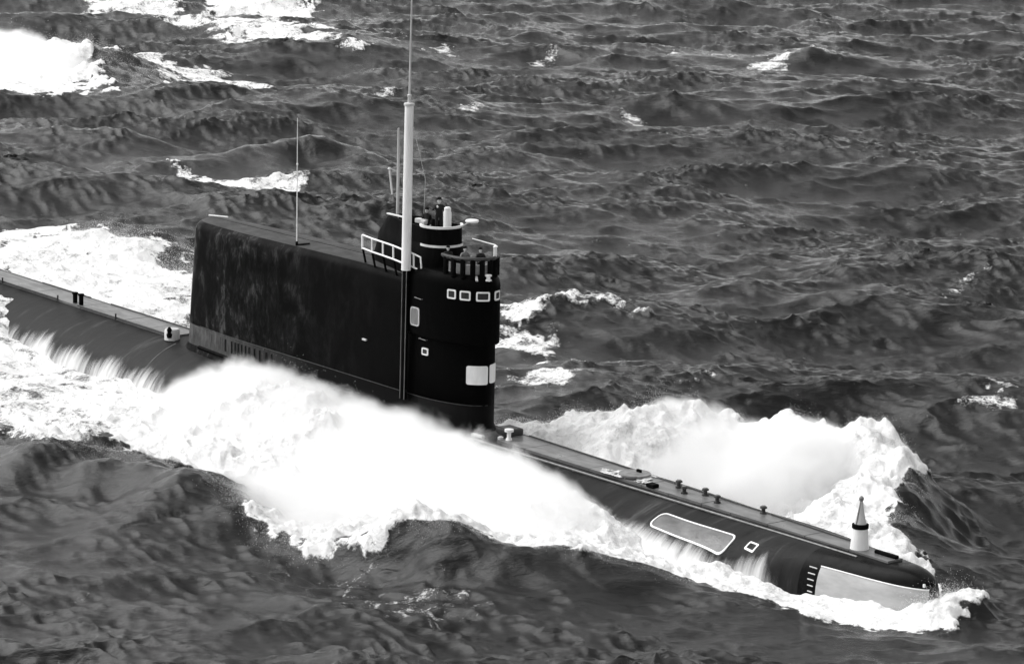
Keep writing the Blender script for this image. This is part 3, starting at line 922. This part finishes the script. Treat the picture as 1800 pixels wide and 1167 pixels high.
# paler joint line in the casing abreast the after end of the sail
pts = [(-26.4 + .25 * abs(v), -v, hull_z(-26.4, v) + .012) for v in np.linspace(1.3, 3.9, 14)]
MB().tube(pts, .035, 5).build('casing_seam', M['midgrey'], SUB)
rows = []
for v in np.linspace(1.25, 4.15, 14):
    rows.append([(u, -v, hull_z(u, v) + .02) for u in np.linspace(-26.4 + .25 * v, -1.5, 24)])
MB().grid(rows).build('casing_plating', M['hull'], SUB)

# white-edged sunken hatch on the fore casing, with a small square mark before it
def fh(s, z):                       # s = along, z = girth outboard (negative up)
    v = z
    p = Vector((s, -v, hull_z(s, v)))
    q = Vector((s, -v - .05, hull_z(s, v + .05)))
    t = (q - p).normalized()
    return p, Vector((0, t.z, -t.y)) * (1 if -t.y > 0 else -1) if False else Vector((0, -abs(t.z), abs(t.y))).normalized()
M['hatchfill'] = paint('wet_grey_hatch_plating', .04, .12, .4, 1.6, (.5, 1, 1), bump=.004)
bh = conform_plate('rescue_buoy_hatch', M['hatchfill'], fh, 18.35, 2.5, 4.9, .82, .3, .015, SUB, 4)
conform_frame('hatch_edge', M['white'], fh, 18.35, 2.5, 5.05, .96, .065, .32, .04, bh)
sq = conform_frame('square_mark', M['white'], fh, 22.0, 2.25, .58, .4, .075, .06, .02, SUB)

# pale panel on the side of the bow with draught marks abaft it
def fbow(s, z):
    v = hull_v(s, z); v2 = hull_v(s + .05, z)
    n = Vector((v - v2, -.05, .02)).normalized()
    return Vector((s, -v, z)), n
rows = []
for u in list(np.linspace(25.9, 30.4, 26)) + [30.55, 30.7, 30.82, 30.9]:
    zt = -.62 - .10 * (u - 25.9) / 5
    zb = -1.95
    r = []
    for k in range(9):
        z = zt + (zb - zt) * k / 8
        z = min(z, hull_top(u) - .03)
        p, n = fbow(u, z)
        r.append(p + n * .02)
    rows.append(r)
MB().grid(rows).build('bow_panel', M['panel'], SUB, angle=60)
pts = [r[0] + Vector((0, -.01, .01)) for r in rows]
MB().tube(pts, .03, 5).build('panel_border', M['white'], SUB)
for k in range(5):
    z = -.72 - .25 * k
    a, n = fbow(25.35 + .04 * k, z); b, n2 = fbow(25.75, z - .02)
    MB().tube([a + n * .01, b + n2 * .01], .028, 5).build('draught_mark', M['offwhite'], SUB)
p, n = fbow(30.75, -.55)
MB().box(p + n * .03, (.1, .1, .16)).build('stem_light', M['white'], SUB, smooth=False, bevel=.03)

# sonar post on the fore end of the casing: white drum, dark band, cone and thin staff
so = empty('bow_sonar_post', (26.35, 0, 0)); so.parent = SUB
MB().lathe((0, 0, -.05), [(.42, 0), (.40, .1), (.33, .95)], 22).build('post_drum', M['white'], so)
MB().lathe((0, 0, -.05), [(.33, .95), (.36, .97), (.36, 1.14), (.3, 1.16)], 22).build('post_band', M['black'], so)
MB().lathe((0, 0, -.05), [(.27, 1.15), (.2, 1.4), (.09, 1.95), (.07, 2.15)], 18).build('post_cone', M['offwhite'], so)
MB().lathe((0, 0, -.05), [(.06, 2.12), (.1, 2.18), (.11, 2.28), (.04, 2.36)], 12).build('post_head', M['midgrey'], so)
MB().tube([(.02, -.3, .98), (.02, -.05, 2.1)], .025, 5).build('post_stay', M['midgrey'], so)

# ------------------------------------------------------------------ crew
def person(name, loc, face, h=1.6, arms='down', coat='coat', hat='fur', label='', lean=0.0):
    root = empty(name, loc)
    root.rotation_euler = (0, lean, face)
    s = h / 1.75
    V = {}
    J = [('pelvis', (0, 0, .95), .15), ('waist', (.0, 0, 1.1), .15), ('chest', (.02, 0, 1.32), .175), ('neck', (.02, 0, 1.47), .075), ('neck2', (.03, 0, 1.53), .065)]
    E = [(0, 1), (1, 2), (2, 3), (3, 4)]
    def add(nm, p, r, frm):
        J.append((nm, p, r)); E.append((frm, len(J) - 1)); return len(J) - 1
    for sy in (-1, 1):
        hp = add('hip', (0, sy * .1, .88), .11, 0)
        kn = add('knee', (.02, sy * .11, .5), .075, hp)
        an_ = add('ankle', (-.02, sy * .11, .1), .055, kn)
        add('toe', (.16, sy * .13, .04), .05, an_)
        sh = add('shoulder', (.02, sy * .2, 1.38), .085, 2)
        if arms == 'up' and sy < 0:
            el = add('elbow', (.16, sy * .33, 1.22), .062, sh); wr = add('wrist', (.28, sy * .12, 1.44), .045, el)
        elif arms == 'rail' or arms == 'up':
            el = add('elbow', (.1, sy * .32, 1.14), .062, sh); wr = add('wrist', (.34, sy * .25, 1.14), .045, el)
        else:
            el = add('elbow', (-.02, sy * .28, 1.12), .062, sh); wr = add('wrist', (.08, sy * .27, .86), .045, el)
    me = bpy.data.meshes.new('coat')
    me.from_pydata([tuple(c * s for c in p) for _, p, _ in J], E, [])
    o = bpy.data.objects.new('body', me); COL.objects.link(o); o.parent = root
    sk = o.modifiers.new('skin', 'SKIN')
    for i, (_, _, r) in enumerate(J):
        me.skin_vertices[0].data[i].radius = (r * s, r * s)
    me.skin_vertices[0].data[0].use_root = True
    sb = o.modifiers.new('sub', 'SUBSURF'); sb.levels = sb.render_levels = 1
    me.materials.append(M[coat])
    m = MB()
    prof = [(.02, 1.50), (.055, 1.51), (.075, 1.55), (.09, 1.61), (.095, 1.67), (.085, 1.73), (.05, 1.765), (.01, 1.775)]
    rows = [[(s * (.04 + r * 1.12 * math.cos(2 * math.pi * k / 16) + (.018 if k == 0 and 1.6 < z < 1.66 else 0)), s * r * .88 * math.sin(2 * math.pi * k / 16), s * z) for k in range(16)] for r, z in prof]
    m.grid(rows, True, True, True)
    hd = m.build('head', M['skin'], root)
    for sy in (-1, 1):
        MB().lathe((s * .13, sy * s * .035, s * 1.655), [(.012 * s, -.008), (.014 * s, 0), (.01 * s, .012)], 6).build('eye', M['coat'], hd)
        MB().lathe((s * .03, sy * s * .088, s * 1.62), [(.012 * s, -.01), (.02 * s, .02), (.01 * s, .05)], 6).build('ear', M['skin'], hd)
        w = J[[i for i, q in enumerate(J) if q[0] == 'wrist'][0 if sy < 0 else 1]][1]
        hm = MB()
        wv = Vector(w) * s
        dr = Vector((.6, 0, -.3 if arms != 'down' else -1)).normalized()
        hm.tube([wv, wv + dr * .05, wv + dr * .09], [.035 * s, .042 * s, .03 * s], 8)
        for q in range(4):
            y = (q - 1.5) * .02
            L = (.06, .075, .07, .05)[q]
            b0 = wv + dr * .08 + Vector((0, y, 0))
            hm.tube([b0, b0 + dr * L * .55, b0 + dr * L + Vector((-.02, 0, -.02))], [.011, .010, .008], 6)
        b0 = wv + dr * .03 + Vector((0, -sy * .035, 0))
        hm.tube([b0, b0 + dr * .04 + Vector((0, -sy * .025, 0)), b0 + dr * .075 + Vector((0, -sy * .03, 0))], [.013, .012, .009], 6)
        hm.build('hand', M['skin'], root)
    hp = [(.10, 1.695), (.112, 1.71), (.12, 1.76), (.10, 1.82), (.03, 1.84)]
    m = MB()
    m.grid([[(s * (.025 + r * 1.1 * math.cos(2 * math.pi * k / 16)), s * r * math.sin(2 * math.pi * k / 16), s * (z + (.02 if abs(k - 8) > 5 else 0))) for k in range(16)] for r, z in hp], True, True, True)
    m.build('fur_hat', M[hat], root)
    tag(root, label, 'person', 'crew on the open bridge')
    return root
FC = math.radians(-30)
W = lambda u, v, z: (u, v, z + DZ)
person('person', W(-4.15, -.05, 9.0), FC, 1.72, 'up', 'coat', 'fur', 'person in dark coat standing tallest in the drum cockpit with an arm raised')
person('person', W(-5.0, -.15, 8.62), FC - .5, 1.5, 'down', 'coat', 'fur', 'person low in the drum cockpit between the tallest one and the white mast')
person('person', W(-2.45, -.72, 7.32), FC, 1.36, 'rail', 'coat', 'fur', 'person under the drum on the near side of the bridge, leaning on the windscreen bar')
person('person', W(-1.6, -.35, 7.32), FC + .3, 1.42, 'rail', 'midgrey', 'fur', 'person in grey coat at the middle of the bridge windscreen')
person('person', W(-.95, .1, 7.32), FC + .2, 1.42, 'rail', 'coat', 'fur', 'person in dark coat on the bridge nearest the white rail post')

# ------------------------------------------------------------------ water on and above the hull
def water_sheet(u0, u1, start, label, boost=0):
    """thin sheet of water running down the casing; start(u) = half-breadth where it begins to break white"""
    us = np.linspace(u0, u1, int((u1 - u0) / .12)); K = 22
    V, A = [], []
    for u in us:
        bb = hull_b(u); v0 = start(u)
        e = min(1, (u - u0) / 1.5, (u1 - u) / 1.5)
        for k in range(K):
            t = k / (K - 1)
            v = (v0 - .5) + (bb * .999 - (v0 - .5)) * (1 - (1 - t) ** 1.6)
            V.append((u, -v - .012, hull_z(u, v) + .025 + DZ))
            A.append((v - v0) / 1.05 * .75 + .12 * math.sin(u * 1.7) - (1 - e) * .6 + boost * t)
    i = np.arange(len(us) * K).reshape(len(us), K)
    F = np.stack([i[:-1, :-1], i[1:, :-1], i[1:, 1:], i[:-1, 1:]], -1).reshape(-1, 4)
    o = mesh_np('hull_runoff', V, F, M['film'], True)
    o.data.attributes.new('amount', 'FLOAT', 'POINT').data.foreach_set('value', np.array(A, np.float32))
    tag(o, label, 'water', kind='stuff')
water_sheet(-41, -20, lambda u: 3.15, 'white water streaming down the dark hull side abaft the sail')
water_sheet(9.5, 24.5, lambda u: min(2.72 + .12 * max(0, u - 19), hull_b(u) * .86), 'sheet of white water falling down the fore hull under the outlined hatch', .55)

TET = np.array([(1, 1, 1), (1, -1, -1), (-1, 1, -1), (-1, -1, 1)], np.float32) / math.sqrt(3)
TF = np.array([(0, 1, 2), (0, 3, 1), (0, 2, 3), (1, 3, 2)])
def droplets(name, P, r, label):
    n = len(P)
    q = rng.normal(size=(n, 4)).astype(np.float32); q /= np.linalg.norm(q, axis=1, keepdims=True)
    w, x, y, z = q.T
    Rm = np.stack([1 - 2 * (y * y + z * z), 2 * (x * y - z * w), 2 * (x * z + y * w), 2 * (x * y + z * w), 1 - 2 * (x * x + z * z), 2 * (y * z - x * w), 2 * (x * z - y * w), 2 * (y * z + x * w), 1 - 2 * (x * x + y * y)], 1).reshape(-1, 3, 3)
    V = np.einsum('nij,kj->nki', Rm, TET) * np.asarray(r, np.float32).reshape(-1, 1, 1) * 1.5 + P[:, None, :]
    F = (TF[None] + 4 * np.arange(n)[:, None, None]).reshape(-1, 3)
    o = mesh_np(name, V.reshape(-1, 3), F, M['spray'], False)
    tag(o, label, 'spray', kind='stuff')
    return o

def along(line, n, jit=0):
    """random points along a polyline of (x, y, top height, density)"""
    L = np.array(line, float)
    sl = np.hypot(*(L[1:, :2] - L[:-1, :2]).T) * (L[1:, 3] + L[:-1, 3]) / 2
    i = rng.choice(len(sl), n, p=sl / sl.sum())
    t = rng.random(n)[:, None]
    return L[i] * (1 - t) + L[i + 1] * t

def lump(x, y, s):
    return sample(TL, 97.0, x * s + 9, y * s - 3)

def spray_cloud(line, n, spread, up, rr=(.016, .05), wind=(0, 0)):
    q = along(line, n)
    x = q[:, 0] + rng.normal(size=n) * spread[0]; y = q[:, 1] + rng.normal(size=n) * spread[1]
    _, _, zs, _ = sea_at(x, y)
    puff = np.clip(1 + .45 * lump(x, y, 2.2), .25, 2.4)
    e = rng.exponential(1, n) * up * puff * q[:, 2]
    e = np.minimum(e, 2.6 * q[:, 2] * puff)
    P = np.stack([x + wind[0] * e, y + wind[1] * e, zs + e - .05], 1).astype(np.float32)
    r = rr[0] + (rr[1] - rr[0]) * rng.random(n) ** 3
    return P, r

parts = [
 spray_cloud([(12, -5, .3, .3), (5, -5.4, .5, .6), (-2, -5.6, .7, 1.0), (-10, -6, .9, 1.5), (-14, -6.8, .8, 1.2), (-17, -7.4, .4, .4)], 60000, (1.2, 1.3), .2, (.006, .014), wind=(-.35, .25)),
 spray_cloud([(-1, -13.5, .5, 1), (4, -15, .6, 1.2), (8.5, -15.8, .35, .5)], 40000, (1.0, .8), .35, (.004, .012), wind=(-.4, .2)),
 spray_cloud([(-4, -13.2, .3, 1), (-12, -16.6, .25, 1)], 9000, (1.2, .8), .3, (.004, .011)),
 spray_cloud([(22, -6, .2, .5), (14, -12.5, .3, 1), (9, -15, .3, 1)], 24000, (.5, .5), .3, (.004, .011)),
]
P = np.concatenate([p for p, _ in parts]); r = np.concatenate([q for _, q in parts])
droplets('near_side_spray', P, r, 'thick white spray thrown up along the near side of the hull below the sail')
parts = [
 spray_cloud([(23.5, 4, .2, .3), (19.5, 8, .25, .6), (17, 11.5, .35, 1.0), (13, 13.2, .5, 1.6), (9, 12, .3, .8), (6, 10, .25, .6), (3, 8.5, .55, 1.4), (-1, 6, .4, 1), (-5, 4, .2, .4)], 70000, (.6, .5), .24, (.004, .011), wind=(-.6, .1)),
]
droplets('far_side_spray', parts[0][0], parts[0][1], 'white spray blown off the bow wave on the far side of the hull')
x, y = rng.normal(size=5000) * .5 + 31.4, rng.normal(size=5000) * .8 - .5
_, _, zs, _ = sea_at(x, y)
e = rng.exponential(.2, 5000)
droplets('bow_splash', np.stack([x, y, zs + e], 1).astype(np.float32), .004 + .009 * rng.random(5000) ** 2, 'white splash bursting round the blunt nose of the submarine')
P, r = spray_cloud([(-156, 53, .6, 1), (-146, 60, .8, 1.4), (-137, 60, .6, 1), (-128, 54, .3, .4)], 20000, (3.0, 2.0), .3, (.008, .02), wind=(.2, -.3))
droplets('breaker_spray', P, r, 'white spray over the big breaking sea in the upper left distance')
P, r = spray_cloud([(-64, 16, .4, 1), (-52, 18, .6, 1.4), (-44, 12, .5, 1), (-34, 5, .4, 1)], 30000, (2.5, 1.5), .3, (.008, .018))
droplets('wake_spray', P, r, 'fine spray hanging over the white wake on the far side abaft the sail')

# fine mist: a closed body of air beside the hull, filled with drifting droplets
def mist(name, lo, hi, hcurve, v0, wi, wo, dens, label, soft=.9, nscale=.45, side=-1):
    """hcurve: (u, height above the sea) pairs; v0: line of the crest; wi, wo: widths towards and away from the hull"""
    m = bpy.data.materials.new('spray_mist'); m.use_nodes = True
    n = m.node_tree; n.nodes.clear()
    tc = node(n, 'ShaderNodeTexCoord'); sx = node(n, 'ShaderNodeSeparateXYZ')
    n.links.new(tc.outputs['Object'], sx.inputs[0])
    X, Y, Z = sx.outputs
    def mth(op, a, b=None, c=None):
        q = node(n, 'ShaderNodeMath', operation=op)
        for i, v in enumerate((a, b, c)):
            if v is None: continue
            if isinstance(v, (int, float)): q.inputs[i].default_value = v
            else: n.links.new(v, q.inputs[i])
        return q.outputs[0]
    us = [p[0] for p in hcurve]
    t = mth('DIVIDE', mth('SUBTRACT', X, us[0]), us[-1] - us[0])
    hmax = max(p[1] for p in hcurve)
    st = [((u - us[0]) / (us[-1] - us[0]), h / hmax) for u, h in hcurve]
    H = mth('MULTIPLY', ramp(n, t, st), hmax)
    # the crest line may bend: polynomial-free, by a second ramp
    dv = mth('MULTIPLY', mth('SUBTRACT', Y, v0), -side)        # positive towards the hull
    wsel = mth('ADD', mth('MULTIPLY', mth('GREATER_THAN', dv, 0), wi - wo), wo)
    g = mth('DIVIDE', dv, wsel)
    G = mth('EXPONENT', mth('MULTIPLY', mth('MULTIPLY', g, g), -1))
    nz = noise(n, nscale, 6, .62, (1, 1, 1), .6)
    s = mth('ADD', mth('MULTIPLY', H, G), mth('MULTIPLY', mth('MULTIPLY', mth('SUBTRACT', nz, .5), 3.0), G))
    s = mth('SUBTRACT', s, mth('MAXIMUM', Z, .35))
    s = mth('MULTIPLY', s, 1 / soft)
    cl = node(n, 'ShaderNodeClamp'); n.links.new(s, cl.inputs[0])
    d = mth('MULTIPLY', mth('POWER', cl.outputs[0], 1.7), dens)
    pv = node(n, 'ShaderNodeVolumeScatter')
    pv.inputs['Color'].default_value = (.99, .99, .99, 1)
    pv.inputs['Anisotropy'].default_value = 0
    n.links.new(d, pv.inputs['Density'])
    out = node(n, 'ShaderNodeOutputMaterial')
    n.links.new(pv.outputs[0], out.inputs['Volume'])
    o = MB().box(((lo[0] + hi[0]) / 2, (lo[1] + hi[1]) / 2, (lo[2] + hi[2]) / 2), (hi[0] - lo[0], hi[1] - lo[1], hi[2] - lo[2])).build(name, m, None, smooth=False)
    tag(o, label, 'mist', kind='stuff')
    return o
SC.cycles.volume_bounces = 5
SC.cycles.volume_step_rate = 1.0
mist('near_side_mist', (-29, -17, -1.5), (18.5, -2.2, 6.5), [(-24, 0), (-20, .3), (-18, 1.2), (-15.5, 3.3), (-12, 4.1), (-8, 4.0), (-3, 3.9), (3, 3.9), (9, 3.8), (13, 3.0), (16, 1.0), (18, .2)], -5.4, 2.4, 5.0, 1.7,
     'pale mist of fine spray hanging against the foot of the sail on the near side')
mist('far_side_mist', (-6, 3, -1), (17, 15, 5.5), [(-5, 0), (0, 1.8), (3, 3.3), (6, 2.8), (9, 2.9), (13, 4.1), (15, 3.0), (16.5, .2)], 10.0, 7.0, 3.2, 1.4,
     'thin mist of spray drifting over the bow wave on the far side', side=1)
# a ragged sheet of white water lying round the fore hatch
gx, gy = np.meshgrid(np.linspace(9.0, 13.0, 110), np.linspace(-.84, .84, 48), indexing='ij')
q = 1 - ((gx - 11.0) / 1.9) ** 2 - (gy / 1.05) ** 2 + .35 * sample(TN, 97.0, gx * 1.5, gy * 1.5) + .2 * sample(TN, 97.0, gx * 5, gy * 5)
keep = (q[:-1, :-1] > .22) & (np.hypot(gx[:-1, :-1] - 11.2, gy[:-1, :-1] - .05) > .45)
gi = np.arange(gx.size).reshape(gx.shape)
F = np.stack([gi[:-1, :-1], gi[1:, :-1], gi[1:, 1:], gi[:-1, 1:]], -1)[keep]
use = np.unique(F); mp_ = np.full(gx.size, -1); mp_[use] = np.arange(len(use))
z = DZ + .055 + .05 * np.clip(q, 0, 1) * np.clip(1 + sample(TN, 97.0, gx * 9, gy * 9), 0, 2)
o = mesh_np('deck_wash', np.stack([gx, gy, z], -1).reshape(-1, 3)[use], mp_[F], M['runoff'], True)
tag(o, 'patch of white water washing round the hatch on the fore deck', 'water', kind='stuff')
mist('breaker_mist', (-165, 44, -.5), (-127, 70, 5.5), [(-164, 0), (-156, 2.4), (-146, 3.0), (-139, 2.6), (-134, 1.0), (-129, 0)], 57.5, 4.5, 4.5, .9,
     'white mist smoking off the big breaking sea in the upper left distance', nscale=.3)
mist('outer_mist', (-6, -19, -.8), (11, -9, 4), [(-5, 0), (-2, 1.5), (2, 2.3), (6, 1.9), (10, .2)], -13.6, 3.0, 2.4, 1.3,
     'soft mist where the near side wash meets the dark face of the oncoming sea', nscale=.6, soft=1.1)
